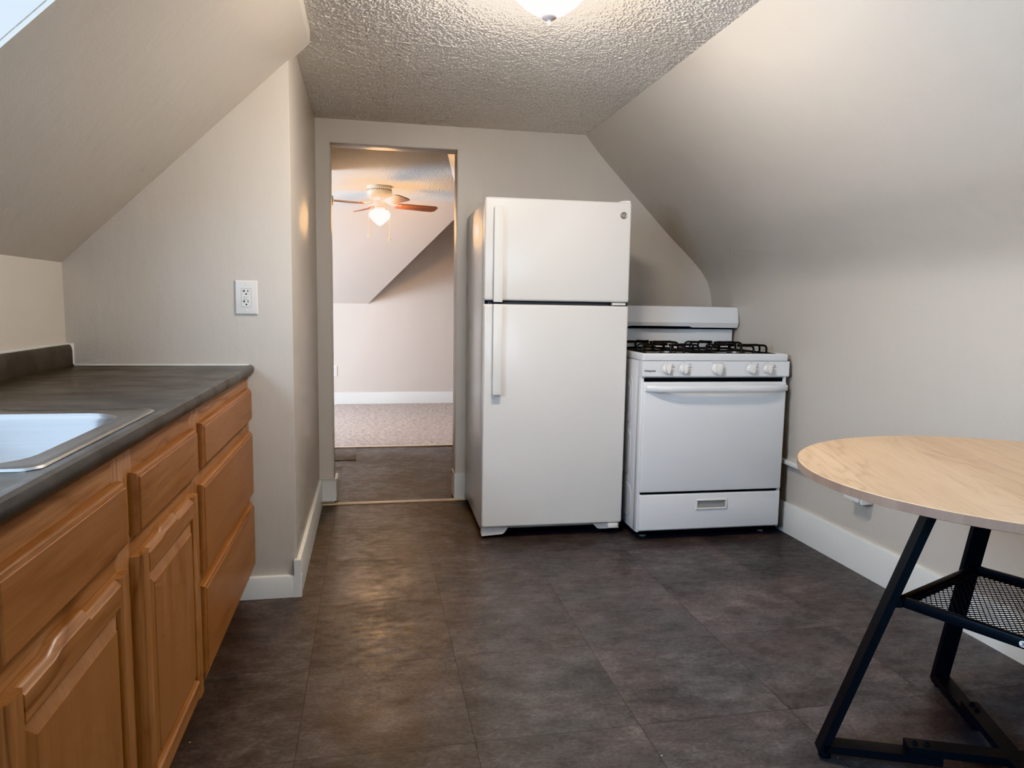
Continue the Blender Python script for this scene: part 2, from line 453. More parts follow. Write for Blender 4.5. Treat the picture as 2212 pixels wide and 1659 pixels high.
# dormer cheek: closes the gap over the slope, its colour whitened for window glare
m = MB().prism([(XL, 1.275), (-.22, 2.075), (-.22, 2.2), (XL, 2.2)], 1.588, 1.66, 'y')
struct('wall_dormer', m, CHEEK, 'dormer cheek wall above the slope, whitened for window glare', 'wall', smooth=False)
m = MB().prism([(XL, 1.262), (-.22, 2.06), (-.22, 2.2), (XL, 2.2)], -.32, -.248, 'y')
struct('wall_dormer_near', m, TRIM, 'near dormer cheek wall above the slope', 'wall', smooth=False)
m = MB().box(XL, -.26, ZC + .002, -.2, 1.6, ZC + .06)
struct('ceiling_dormer', m, TRIM, 'white ceiling of the window dormer', 'ceiling', smooth=False)

def window(name, label, axis, p, a0, a1, z0, z1):
    # p: plane position; a: along wall
    def B(u0, d0, w0, u1, d1, w1, r=.002):
        return (p + d0, u0, w0, p + d1, u1, w1, r) if axis == 'x' else (u0, p + d0, w0, u1, p + d1, w1, r)
    f = MB(); t = .045
    f.box(*B(a0, -.05, z0, a0 + t, .0, z1)); f.box(*B(a1 - t, -.05, z0, a1, .0, z1))
    f.box(*B(a0, -.05, z0, a1, .0, z0 + t)); f.box(*B(a0, -.05, z1 - t, a1, .0, z1))
    f.box(*B(a0, -.045, (z0 + z1) / 2 - .02, a1, -.01, (z0 + z1) / 2 + .02))
    o = struct(name, f, TRIM, label, 'window')
    g = MB().box(*B(a0 + t, -.03, z0 + t, a1 - t, -.026, z1 - t, 0)); obj('pane', g, GLASS, o, smooth=False)
    return o
window('window_1', 'white sash window over the sink', 'x', XL - .05, WY0, WY1, WZ0, WZ1)
window('fill_window_2', 'unseen white sash window added for fill light on the near kitchen wall', 'y', YN - .05, NX0, NX1, NZ0, NZ1)

# baseboards
def base(name, pts, h, t, label, mat=None, z0=0.0):
    # pts: polyline on the floor; board on its left side
    m = MB()
    P = [Vector((*p, 0)) for p in pts]; n = len(P); offs = []
    for i in range(n):
        ns = []
        if i > 0: d = (P[i] - P[i - 1]).normalized(); ns.append(Vector((-d.y, d.x, 0)))
        if i < n - 1: d = (P[i + 1] - P[i]).normalized(); ns.append(Vector((-d.y, d.x, 0)))
        if len(ns) == 2:
            b = (ns[0] + ns[1]).normalized(); offs.append(b / max(.3, b.dot(ns[0])))
        else: offs.append(ns[0])
    loops = []
    for p, o_ in zip(P, offs):
        q = lambda s, z: tuple(p + o_ * s + Vector((0, 0, z)))
        loops.append([q(-.01, z0), q(t, z0), q(t, h - .006), q(t - .002, h - .001), q(t - .005, h), q(-.01, h)])
    m.loft(loops)
    return struct(name, m, mat or TRIM, label, 'baseboard')
base('baseboard_alcove_end', [(XB + .018, YE), (-.62, YE)], .086, .018, 'low white baseboard under the wall outlet corner beside the drawers')
base('baseboard_alcove_side', [(XB, YF), (XB, YE - .019)], .148, .016, 'tall white baseboard on the corner wall leading to the doorway')
base('baseboard_doorway_left', [(D0, YF + WT), (D0, YF), (XB + .002, YF)][::-1], .150, -.020, 'short white plinth at the left door jamb', z0=.022)
base('baseboard_doorway_right', [(D1, YF + WT), (D1, YF), (.85, YF)], .158, .020, 'white plinth at the right door jamb beside the refrigerator', z0=.006)
base('baseboard_right', [(2.106, YN), (2.106, YF)], .155, .020, 'tall white baseboard along the right wall')
base('baseboard_far', [(2.6, YK), (-2.6, YK)], .133, .016, 'white baseboard on the far wall beyond the carpet')
# thresholds
m = MB().box(-.265, 4.052, -.002, .60, 4.088, .006, .003)
struct('trim_1', m, STRIP, 'pale worn threshold strip across the doorway', 'threshold strip')
m = MB().box(-.45, YC - .022, -.002, 1.0, YC + .008, .010, .003)
struct('trim_2', m, STRIP, 'pale strip where the vinyl meets the carpet', 'threshold strip')

# hall and far room
m = MB().box(-.42, YF + WT - .01, 0, -.292, YC, 2.2)
struct('wall_hall_left', m, FARW, 'left wall of the hall beyond the doorway', 'wall', smooth=False)
def fan_slope():
    m = MB()
    vs = [(.40, 4.2, ZC2 + .01), (.668, 5.9, ZC2 + .01), (1.6, 5.9, 1.1), (1.35, 4.2, 1.1)]
    m.add(vs, [(0, 1, 2, 3)]); m.add([(x + .04, y, z + .05) for x, y, z in vs], [(0, 3, 2, 1)])
    return m
struct('ceiling_slope_hall', fan_slope(), FARW, 'sloped wall at the upper right of the hall', 'sloped ceiling', smooth=False)
m = MB().box(1.25, YF + WT - .01, 0, 1.4, YC, 2.2)
struct('wall_hall_right', m, FARW, 'right wall of the hall beyond the doorway', 'wall', smooth=False)
# far room outer walls
LW = (6.1, 7.6, .75, 1.85)
m = MB()
m.box(-2.7, YF + WT, 0, -2.6, LW[0], 2.2); m.box(-2.7, LW[1], 0, -2.6, YK + .2, 2.2)
m.box(-2.7, LW[0], 0, -2.6, LW[1], LW[2]); m.box(-2.7, LW[0], LW[3], -2.6, LW[1], 2.2)
m.box(-2.7, YF + WT, 0, -.42, YF + WT + .05, 2.2)
struct('wall_living_left', m, FARW, 'left wall of the room beyond the doorway', 'wall', smooth=False)
window('window_3', 'sash window lighting the carpeted room', 'x', -2.62, *LW)
m = MB().box(2.6, YF + WT, 0, 2.7, YK + .2, 2.2); m.box(1.4, YC - .05, 0, 2.6, YC, 2.2); m.box(-2.6, YC - .05, 0, -.42, YC, 2.2)
struct('wall_living_right', m, FARW, 'right wall of the room beyond the doorway', 'wall', smooth=False)
m = MB().box(-2.7, YK, 0, 2.7, YK + .1, 2.2)
struct('wall_far', m, FARW, 'far wall beyond the carpeted room', 'wall', smooth=False)
m = MB()
sl = [(-2.6, YK, 1.127), (-.015, YK, 1.127), (.982, 7.088, 2.126), (-2.6, 7.088, 2.126)]
bk = [(-2.6, YK + .02, 1.127), (-.015, YK + .02, 1.127), (.982, YK + .02, 2.126), (-2.6, YK + .02, 2.126)]
m.add(sl + bk, [(0, 1, 2, 3), (1, 5, 6, 2), (0, 4, 5, 1), (3, 2, 6, 7), (4, 7, 6, 5), (0, 3, 7, 4)])
struct('ceiling_slope_far', m, FARW, 'sloped ceiling ending in a hip on the far wall', 'sloped ceiling', smooth=False)
# loose vinyl patch in the hall
m = MB().box(-.29, 5.215, 0, -.104, 5.655, .004, .001)
o = obj('vinyl_patch', m, FLOOR); o['label'] = 'loose square vinyl tile at the left of the carpet edge'; o['category'] = 'floor tile'

# ------------------------------------------------------------------ base cabinets
FX = -.447     # face frame plane
def edge_slab(x0, y0, z0, y1, z1, t=.019):
    # drawer front: rounded-over edges, then a small step to a flat field
    m = MB(); loops = []
    for ins, xx in ((0, x0), (0, x0 + .006), (.0012, x0 + .0105), (.0045, x0 + .0142), (.009, x0 + .0155), (.0095, x0 + .0178), (.0110, x0 + t)):
        loops.append([(xx, y0 + ins, z0 + ins), (xx, y1 - ins, z0 + ins), (xx, y1 - ins, z1 - ins), (xx, y0 + ins, z1 - ins)])
    m.loft(loops); return m
def strip_prof(w, t=.021):
    return [(0, 0), (w, 0), (w, t - .004), (w - .005, t), (.011, t), (.0095, t - .0022), (.0045, t - .0048), (.0012, t - .0085), (0, t - .013)]

def cab_door(parent, y0, y1, z0, z1):
    sw = .052; t = .021; hx = FX
    # raised panel, then stiles and rails round it (local frame x out, y along, z up)
    a0, a1, b0, b1 = y0 + sw - .002, y1 - sw + .002, z0 + sw - .002, z1 - sw + .002
    mb = MB(); loops = []
    for ins, xx in ((0, hx + .002), (0, hx + .0105), (.005, hx + .0105), (.030, hx + .0185), (.0305, hx + .0205)):
        loops.append([(xx, a0 + ins, b0 + ins), (xx, a1 - ins, b0 + ins), (xx, a1 - ins, b1 - ins), (xx, a0 + ins, b1 - ins)])
    mb.loft(loops); d = obj('door', mb, OAKP, parent, smooth=False)
    pr = strip_prof(sw); SWP = Matrix(((0, 1, 0, 0), (1, 0, 0, 0), (0, 0, 1, 0), (0, 0, 0, 1)))
    obj('stile', MB().prism([(y0 + a, hx + b) for a, b in pr], z0, z1, 'z', SWP), OAKV, d)
    obj('stile', MB().prism([(y1 - a, hx + b) for a, b in pr], z0, z1, 'z', SWP), OAKV, d)
    # top rail with a scooped finger notch
    c = (y0 + y1) / 2 - .03; n0, n1, nd = c - .070, c + .070, .011
    top = [(y0 + sw, 0), (n0, 0), (n0 + .010, -.001), (n0 + .022, -nd * .5), (n0 + .034, -nd), (n1 - .012, -nd), (n1 - .006, -nd * .8), (n1 - .001, -.001), (n1, 0), (y1 - sw, 0)]
    def rail(zt, sgn, line):
        mb = MB(); loops = []
        for y, dz in line:
            L = []
            for a, b in strip_prof(sw):
                # a measured from the outer edge inward
                za = zt - sgn * (a - (dz * max(0, 1 - a / .026) * -1 if dz else 0))
                L.append((hx + b, y, za))
            loops.append(L)
        mb.loft(loops); return mb
    obj('top_rail', rail(z1, 1, top), OAKH, d)
    obj('bottom_rail', rail(z0, -1, [(y0 + sw, 0), (y1 - sw, 0)]), OAKH, d)
    return d

def carcass(parent, y0, y1, frames):
    xf = FX - .019
    obj('side_panel', MB().box(-1.04, y0, .105, xf, y0 + .016, .864), OAKV, parent, smooth=False)
    obj('side_panel', MB().box(-1.04, y1 - .016, .105, xf, y1, .864), OAKV, parent, smooth=False)
    obj('back_panel', MB().box(-1.048, y0, .105, -1.041, y1, .864), OAKV, parent, smooth=False)
    obj('bottom_panel', MB().box(-1.04, y0 + .017, .105, xf, y1 - .017, .121), OAKH, parent, smooth=False)
    for a, b in frames: obj('frame_stile', MB().box(FX - .019, a, .105, FX, b, .864, .001), OAKV, parent)
    for (a, b), (c, d) in zip(frames[:-1], frames[1:]):
        for z0, z1 in RAILS: obj('frame_rail', MB().box(FX - .019, b, z0, FX - .0004, c, z1), OAKH, parent, smooth=False)
    obj('toe_kick', MB().box(-.54, y0, 0, -.525, y1, .104), OAKH, parent, smooth=False)

sink_cab = thing('sink_cabinet', 'honey oak sink base cabinet with false fronts and raised panel doors', 'cabinet', (0, 0, 0))
RAILS = [(.805, .864), (.655, .70), (.105, .145)]
carcass(sink_cab, .43, 1.944, [(.43, .48), (.88, .92), (1.345, 1.45), (1.895, 1.944)])
obj('false_front', edge_slab(FX, .902, .693, 1.366, .815), OAKF, sink_cab)
obj('false_front', edge_slab(FX, 1.430, .693, 1.912, .815), OAKF, sink_cab)
cab_door(sink_cab, .896, 1.358, .132, .655)
cab_door(sink_cab, 1.418, 1.884, .132, .655)

dr_cab = thing('drawer_cabinet', 'honey oak base cabinet with a stack of three drawers', 'cabinet', (0, 0, 0))
RAILS = [(.81, .864), (.655, .705), (.385, .42), (.105, .15)]
carcass(dr_cab, 1.944, 2.786, [(1.9445, 1.995), (2.735, 2.786)])
for z0, z1, y0 in ((.698, .818, 1.978), (.418, .658, 1.958), (.142, .386, 1.945)):
    obj('drawer_front', edge_slab(FX, y0, z0, 2.758, z1), OAKF, dr_cab)

# ------------------------------------------------------------------ countertop
ct = thing('countertop', 'dark grey laminate countertop with rounded front edge', 'countertop', (0, 0, 0))
CY0, CY1, CT = .35, 2.7895, .9
SX0, SX1, SY0, SY1 = -1.000, -.452, 1.076, 1.660      # sink outline
m = MB()
hx0, hx1, hy0, hy1 = SX0 + .02, SX1 - .014, SY0 + .02, SY1 - .02
front = [(hx1, .866), (-.437, .866), (-.431, .868), (-.4255, .874), (-.423, .882), (-.4232, .891), (-.4262, .8988), (-.4325, .9028), (-.440, .9026), (-.447, .9006), (-.453, CT), (hx1, CT)]
m.prism(front, CY0, CY1, 'y')
m.box(-1.0535, CY0, .866, hx0, CY1, CT); m.box(hx0, CY0, .866, hx1, hy0, CT); m.box(hx0, hy1, .866, hx1, CY1, CT)
obj('worktop', m, COUNTER, ct)
m = MB().prism([(-1.0535, CT - .01), (-1.034, CT - .01), (-1.0335, .955), (-1.036, .968), (-1.041, .975), (-1.0535, .976)], CY0, CY1, 'y')
obj('backsplash', m, COUNTER, ct)
m = MB().box(-1.054, CY0, .974, -1.046, CY1, .982, .002); m.box(-1.03, 2.786, .899, -.44, 2.792, .905, .002)
m.box(-1.05, 2.785, .905, -1.03, 2.792, .98, .002)
obj('caulk_bead', m, TRIM, ct)

# ------------------------------------------------------------------ sink
sk = thing('kitchen_sink', 'stainless steel drop-in sink set in the dark countertop', 'sink', (0, 0, 0))
m = MB()
bx0, bx1, by0, by1 = -.905, -.503, 1.122, 1.612
loops = [rrect(SX0, SY0, SX1, SY1, .030, CT + .0003), rrect(SX0, SY0, SX1, SY1, .030, CT + .0015), rrect(SX0 + .003, SY0 + .003, SX1 - .003, SY1 - .003, .028, CT + .0045),
         rrect(SX0 + .012, SY0 + .012, SX1 - .012, SY1 - .012, .024, CT + .0058), rrect(SX0 + .018, SY0 + .018, SX1 - .018, SY1 - .018, .022, CT + .003),
         rrect(bx0 - .012, by0 - .012, bx1 + .012, by1 + .012, .082, CT + .002), rrect(bx0 - .004, by0 - .004, bx1 + .004, by1 + .004, .078, CT + .001), rrect(bx0, by0, bx1, by1, .075, CT - .004)]
obj('rim', MB().loft(loops, False, False), STEEL, sk)
loops = [rrect(bx0, by0, bx1, by1, .075, CT - .004), rrect(bx0 + .002, by0 + .002, bx1 - .002, by1 - .002, .075, CT - .012), rrect(bx0 + .012, by0 + .012, bx1 - .012, by1 - .012, .07, CT - .12),
         rrect(bx0 + .022, by0 + .022, bx1 - .022, by1 - .022, .065, CT - .145), rrect(bx0 + .045, by0 + .045, bx1 - .045, by1 - .045, .055, CT - .160), rrect(bx0 + .1, by0 + .1, bx1 - .1, by1 - .1, .04, CT - .164)]
obj('basin', MB().loft(loops, False, True), STEEL, sk)
obj('drain', MB().lathe([(.044, CT - .1635), (.044, CT - .161), (.036, CT - .160), (.030, CT - .1625)], 24, Matrix.Translation((-.704, 1.367, 0))), ALU, sk)

# ------------------------------------------------------------------ wall outlet with two receptacles
def duplex(name, label, M, gfci=True):
    t = thing(name, label, 'outlet'); t.matrix_world = M
    m = MB(); L = []
    for ins, d in ((0, 0), (0, .002), (.003, .0055), (.006, .0062)):
        L.append([(-.0395 + ins, -d, -.062 + ins), (.0395 - ins, -d, -.062 + ins), (.0395 - ins, -d, .062 - ins), (-.0395 + ins, -d, .062 - ins)])
    obj('cover_plate', m.loft(L), PLASTIC, t)
    b = MB(); b.loft([[(p[0], -d, p[1]) for p in [(q[0], q[1]) for q in rrect(-.0168, -.0335, .0168, .0335, .003, 0)]] for d in (.004, .0075)])
    r = obj('receptacle', b, PLASTIC, t)
    s = MB(); s.loft([[(p[0], -.0064, p[1]) for p in rrect(-.0177, -.0344, .0177, .0344, .0035, 0)], [(p[0], -.0066, p[1]) for p in rrect(-.0177, -.0344, .0177, .0344, .0035, 0)]])
    obj('shadow_gap', s, GREYPL, t)
    h = MB()
    for c in (.019, -.019):
        h.box(-.0075, -.0080, c + .0005, -.0052, -.0074, c + .0095); h.box(-.0125, -.0080, c + .0035, -.007, -.0074, c + .0062)
        h.box(.0052, -.0080, c + .0015, .0074, -.0074, c + .0085)
        h.lathe([(.0027, 0), (.0027, .0006)], 12, Matrix.Translation((0, -.0074, c - .0062)) @ Matrix.Rotation(pi / 2, 4, 'X'))
    obj('slots', h, BLACK, t)
    if gfci:
        k = MB().box(-.0085, -.0090, .0008, .0085, -.0072, .0072, .0008); obj('reset_button', k, PLASTIC, t)
        k = MB().box(-.0085, -.0090, -.0064, .0085, -.0072, -.0008, .0008); obj('test_button', k, PLASTIC, t)
    for z in (.048, -.048):
        k = MB().lathe([(.0036, 0), (.0036, .0008), (.0028, .0013)], 14, Matrix.Translation((0, -.0062, z)) @ Matrix.Rotation(pi / 2, 4, 'X'))
        obj('screw', k, PLASTIC, t)
    return t
duplex('wall_outlet', 'white outlet with test buttons on the wall above the counter end', Matrix.Translation((-.4435, YE, 1.151)))
duplex('wall_outlet', 'white outlet low on the far wall beyond the carpet', Matrix.Translation((-.397, YK, .375)), False)

# surface raceway and its box on the right wall
rw = thing('cable_raceway', 'thin white cable raceway running low along the right wall', 'cable cover', (0, 0, 0))
obj('channel', MB().box(2.062, 2.60, .358, 2.098, YF - .02, .380, .004), TRIM, rw)
bx = thing('outlet_box', 'white surface-mounted outlet box on the right wall under the table edge', 'outlet', (0, 0, 0))
obj('box', MB().box(2.035, 2.600, .322, 2.098, 2.672, .425, .003), PLASTIC, bx)
obj('face_plate', MB().box(2.020, 2.606, .331, 2.036, 2.700, .440, .003), PLASTIC, bx)

# ------------------------------------------------------------------ refrigerator
fr = thing('refrigerator', 'tall white top-freezer refrigerator standing beside the doorway', 'refrigerator', (.5275, 3.334, 0), -.0178)
W, FH = .711, 1.628
obj('case', MB().box(.002, .075, .028, W - .002, .722, FH, .010, 3), FRIDGEW, fr)
obj('gasket', MB().box(.012, .062, .07, W - .012, .077, FH - .01), DARKGAP, fr, smooth=False)
def fdoor(name, z0, z1):
    m = MB().box(0, 0, z0, W, .064, z1, .011, 4)
    return obj(name, m, FRIDGEW, fr)
fz = fdoor('freezer_door', 1.160, 1.637)
fd = fdoor('fresh_food_door', .060, 1.143)
obj('mullion', MB().box(.02, .016, 1.142, W - .004, .075, 1.161), DARKGAP, fr, smooth=False)
def handle(parent, za, zb, solid_top):
    m = MB()
    m.box(.0385, -.043, za, .0805, -.024, zb, .003)          # front bar
    m.box(.069, -.028, za + .002, .0795, .006, zb - .002, .002)       # web on the door side
    s0, s1 = (zb - .075, zb - .003) if solid_top else (za + .003, za + .075)
    m.box(.0395, -.028, s0, .0795, .004, s1, .002)
    obj('handle', m, PLASTIC, parent)
handle(fz, 1.152, 1.590, True); handle(fd, .716, 1.143, False)
# round emblem
Mb = Matrix.Translation((.670, 0, 1.574)) @ Matrix.Rotation(pi / 2, 4, 'X')
bd = obj('badge', MB().lathe([(.0165, -.001), (.0165, .0025), (.0158, .0034), (.0140, .0030), (.0135, .0026)], 40, Mb), BADGE, fz)
mono = MB()
ring = [(.0122 * cos(a * pi / 20), .0122 * sin(a * pi / 20), .003) for a in range(40)]
mono.tube(ring, .0006, 6, Mb, True)
for a in range(4):   # curled flourishes round the rim
    b0 = a * pi / 2 + .5
    mono.tube([(.0142 * cos(b0 + t * .12), .0142 * sin(b0 + t * .12), .0034) for t in range(6)], [.0003, .0007, .0008, .0008, .0006, .0003], 6, Mb)
def curl(pts, r=.00065): mono.tube(catm3(pts), r, 6, Mb)
def catm3(P, n=5):
    xy = catmull([(p[0], p[1]) for p in P], n); return [(x, y, .0036) for x, y in xy]
curl([(-.0010, .0052), (-.0035, .0070), (-.0065, .0045), (-.0080, .0), (-.0062, -.0045), (-.0030, -.0052), (-.0012, -.0020), (-.0018, .0008), (-.0045, .0002)])
curl([(-.0018, .0008), (-.0014, -.0046), (-.0034, -.0074), (-.0060, -.0066)])
curl([(.0066, .0046), (.0050, .0070), (.0022, .0058), (.0018, .0026), (.0040, .0008), (.0056, .0010)])
curl([(.0040, .0008), (.0014, -.0012), (.0016, -.0052), (.0046, -.0064), (.0074, -.0034)])
obj('monogram', mono, BADGEL, bd)
obj('plug', MB().lathe([(.0048, -.001), (.0048, .002), (.0038, .0034), (.0022, .0026)], 18, Matrix.Translation((.664, 0, .750)) @ Matrix.Rotation(pi / 2, 4, 'X')), PLASTIC, fd)
# hinges, feet, base
obj('top_hinge_cover', MB().prism([(.628, FH + .004), (.668, FH + .0165), (.700, FH + .018), (.706, FH + .014), (.706, FH + .004)], .012, .10, 'y'), PLASTIC, fr)
obj('center_hinge', MB().box(.628, -.002, 1.146, .694, .06, 1.157, .002), PLASTIC, fr)
m = MB().lathe([(.0035, 0), (.0035, .004)], 10, Matrix.Translation((.612, .014, 1.152)) @ Matrix.Rotation(pi / 2, 4, 'X'))
obj('hinge_screw', m, BLACK, fr)
obj('base_grille', MB().box(.03, .10, .012, W - .03, .13, .06), BLACK, fr, smooth=False)
def foot(pts, name='foot_cover'):
    obj(name, MB().prism(pts, .022, .075, 'y'), FOOTW, fr)
foot([(.004, .012), (.105, .018), (.118, .026), (.132, .044), (.132, .058), (.004, .058)])
foot([(.560, .058), (.575, .046), (.59, .030), (.600, .026), (.704, .026), (.704, .058)])
obj('bottom_hinge', MB().box(.640, -.004, .036, .690, .05, .058, .003), PLASTIC, fr)
for x in (.05, W - .05):
    for y in (.11, .70): obj('leveling_foot', MB().lathe([(.016, 0), (.016, .008), (.007, .010), (.007, .05)], 16, Matrix.Translation((x, y, 0))), BLACK, fr)

# ------------------------------------------------------------------ gas range
st = thing('gas_range', 'white gas range with black grates beside the refrigerator', 'stove', (1.2775, 3.211, 0), -.0146)
SW = .759
m = MB().box(.001, .030, .036, SW - .001, .625, .884, .004)
bd_ = obj('body', m, ENAMEL, st)
# pressed outlines on the visible side panel
for x in (-.0005, SW + .0005):
    for (y0, y1, z0, z1) in ((.13, .53, .56, .80), (.16, .50, .60, .77), (.13, .53, .30, .52), (.10, .55, .09, .25)):
        obj('side_embossing', MB().tube([(x, p[0], p[1]) for p in rrect(y0, z0, y1, z1, .05, 0, 5)], .0013, 6, None, True), ENAMEL, bd_)
for x in (.0, SW - .014): obj('front_rail', MB().box(x, .012, .04, x + .014, .06, .885, .002), ENAMEL, st)
obj('oven_opening', MB().box(.014, .024, .05, SW - .014, .032, .80), BLACK, st, smooth=False)
# cooktop pan with raised rim
L = [rrect(.0, .0, SW, .60, .012, .886), rrect(-.001, -.001, SW + .001, .60, .012, .890), rrect(-.001, -.001, SW + .001, .60, .012, .914), rrect(.004, .004, SW - .004, .597, .012, .920), rrect(.012, .012, SW - .012, .59, .012, .921),
     rrect(.026, .028, SW - .026, .578, .015, .9115), rrect(.05, .05, SW - .05, .56, .02, .9075)]
obj('cooktop', MB().loft(L), ENAMEL, st)
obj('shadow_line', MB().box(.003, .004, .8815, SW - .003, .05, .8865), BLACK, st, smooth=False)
# control panel
m = MB().prism([(-.001, .882), (.002, .884), (.05, .884), (.05, .806), (.005, .806), (-.002, .812)], -.002, SW + .006, 'x', Matrix(((1, 0, 0, 0), (0, 1, 0, 0), (0, 0, 1, 0), (0, 0, 0, 1))))
cp = obj('control_panel', m, ENAMEL, st)
def ticks(cx, cz):
    global ink
    ink = MB()
    for k in range(9):
        a = radians(118 + k * 14.5)
        for rr, ln in ((.0295, .0035), (.036, .0018)):
            x, z = cx + rr * cos(a), cz + rr * sin(a)
            R = Matrix.Translation((x, -.0022, z)) @ Matrix.Rotation(-a, 4, 'Y')
            ink.box(-ln / 2, -.0002, -.0006, ln / 2, .0003, .0006, 0, 2, R)
    ink.box(cx - .005, -.0024, cz + .0305, cx + .005, -.0018, cz + .0318)
def burner_key(cx, cz, which):
    global ink
    ink = MB()
    for a in (0, 1):
        for b in (0, 1):
            s = .0021 if (a, b) == which else .0008
            x, z = cx + a * .0075, cz - b * .007
            ink.box(x - s, -.0024, z - s, x + s, -.0018, z + s)
    ink.box(cx - .003, -.0024, cz - .0155, cx + .011, -.0018, cz - .0138)
def knob(a, z, r=.0225, oven=False):
    M0 = Matrix.Translation((a, -.002, z)) @ Matrix.Rotation(pi / 2, 4, 'X')
    mb = MB().lathe([(r * 1.02, 0), (r, .004), (r * .93, .010), (r * .80, .012), (r * .76, .013)], 32, M0)
    o = obj('knob', mb, PLASTIC, cp)
    g = MB(); L = []
    for s, h in ((1.0, .008), (1.0, .022), (.92, .0275), (.80, .029)):
        hw = r * .50 * s; L.append([(-hw, r * .95 * s, h), (-hw * 1.15, 0, h), (-hw * .75, -r * .72 * s, h), (0, -r * 1.10 * s, h), (hw * .75, -r * .72 * s, h), (hw * 1.15, 0, h), (hw, r * .95 * s, h), (0, r * 1.05 * s, h)])
    g.loft(L, M=M0 @ Matrix.Rotation(radians(4), 4, 'Z')); obj('grip', g, PLASTIC, o)
    if oven:
        q = MB()
        for k in range(5):
            aa = radians(150 + k * 26); R = Matrix.Translation((a + .0235 * cos(aa), -.0115, z + .0235 * sin(aa))) @ Matrix.Rotation(-aa + pi / 2, 4, 'Y')
            q.box(-.003, -.002, -.0010, .003, .0, .0010, 0, 2, R)
        obj('dial_marks', q, INK, o)
for a, key in ((.121, (0, 1)), (.208, (0, 0)), (.559, (1, 0)), (.648, (1, 1))):
    knob(a, .846); ticks(a, .846); obj('dial_ticks', ink, INK, cp); burner_key(a + .030, .870, key); obj('burner_diagram', ink, INK, cp)
knob(.383, .846, .029, True)
ink = MB()
for k in range(6): ink.box(.353 + k * .010, -.0024, .8755, .360 + k * .010, -.0018, .8768)
obj('oven_markings', ink, INK, cp)
obj('brand_lettering', text_mb('Hotpoint', .0152, facing_front(.0085, -.0022, .8325), .00035), INK, cp)
# oven door with bowed handle
m = MB().box(.008, -.004, .240, SW - .004, .024, .783, .008, 3)
od = obj('oven_door', m, ENAMEL, st)
hp = []; N = 28
for k in range(N + 1):
    t = -1 + 2 * k / N
    hp.append((.385 + .361 * t, -.006 - .046 * (1 - abs(t) ** 4.5), .752 + .003 * (1 - t * t)))
obj('door_handle', MB().tube(hp, [.0175 * (1 - .12 * abs(-1 + 2 * k / N) ** 6) for k in range(N + 1)], 14, None, False, (1.0, .55)), ENAMEL, od)
for x in (.012, .738): obj('handle_mount', MB().box(x, -.012, .738, x + .020, .0, .768, .005), ENAMEL, od)
# storage drawer with recessed pull
m = MB().box(.010, -.003, .050, SW - .006, .020, .228, .005, 3)
dw = obj('storage_drawer', m, ENAMEL, st)
pl = MB(); L = []
for ins, d in ((0, .0), (0, -.0035), (.002, -.0062), (.007, -.0062), (.0085, -.003)):
    L.append([(.300 + ins, d - .003, .148 + ins), (.465 - ins, d - .003, .148 + ins), (.465 - ins, d - .003, .200 - ins), (.300 + ins, d - .003, .200 - ins)])
pl.loft(L, False, False)
pu = obj('drawer_pull', pl, PLASTIC, dw)
r_ = MB(); r_.add([(.3085, -.0055, .1565), (.4565, -.0055, .1565), (.4465, -.0032, .174), (.3185, -.0032, .174), (.3085, -.0055, .1915), (.4565, -.0055, .1915)], [(0, 1, 2, 3), (3, 2, 5, 4), (0, 3, 4), (1, 5, 2)])
obj('pull_recess', r_, GREYPL, pu, smooth=False)
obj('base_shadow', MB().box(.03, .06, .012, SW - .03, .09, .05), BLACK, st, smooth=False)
for x in (.06, SW - .06):
    for y in (.08, .56): obj('leveling_leg', MB().lathe([(.018, 0), (.018, .008), (.009, .010), (.009, .04)], 16, Matrix.Translation((x, y, 0))), GREYPL, st)
# backguard
bg = obj('backguard', MB().box(.004, .590, .90, SW - .0, .628, 1.024, .003), ENAMEL, st)
hp = [(.540, 1.048), (.536, 1.058), (.552, 1.136), (.558, 1.146), (.568, 1.149), (.628, 1.149), (.628, 1.03), (.548, 1.03), (.544, 1.038)]
m = MB()
L = []
for x, s in ((-.006, .82), (-.0045, .90), (-.001, .96), (.006, 1.0), (SW - .006, 1.0), (SW + .004, .985), (SW + .010, .94), (SW + .013, .86), (SW + .0135, .80)):
    c = (.585, 1.09); L.append([(x, c[0] + (y - c[0]) * s, c[1] + (z - c[1]) * s) for y, z in hp])
m.loft(L); obj('vent_hood', m, ENAMEL, bg)
m = MB().box(.02, .575, 1.022, SW - .006, .62, 1.032)
m.prism([(.10, 1.030), (.135, 1.0365), (.47, 1.0365), (.49, 1.030)], .5415, .60, 'y')
obj('vent_slot', m, BLACK, bg, smooth=False)
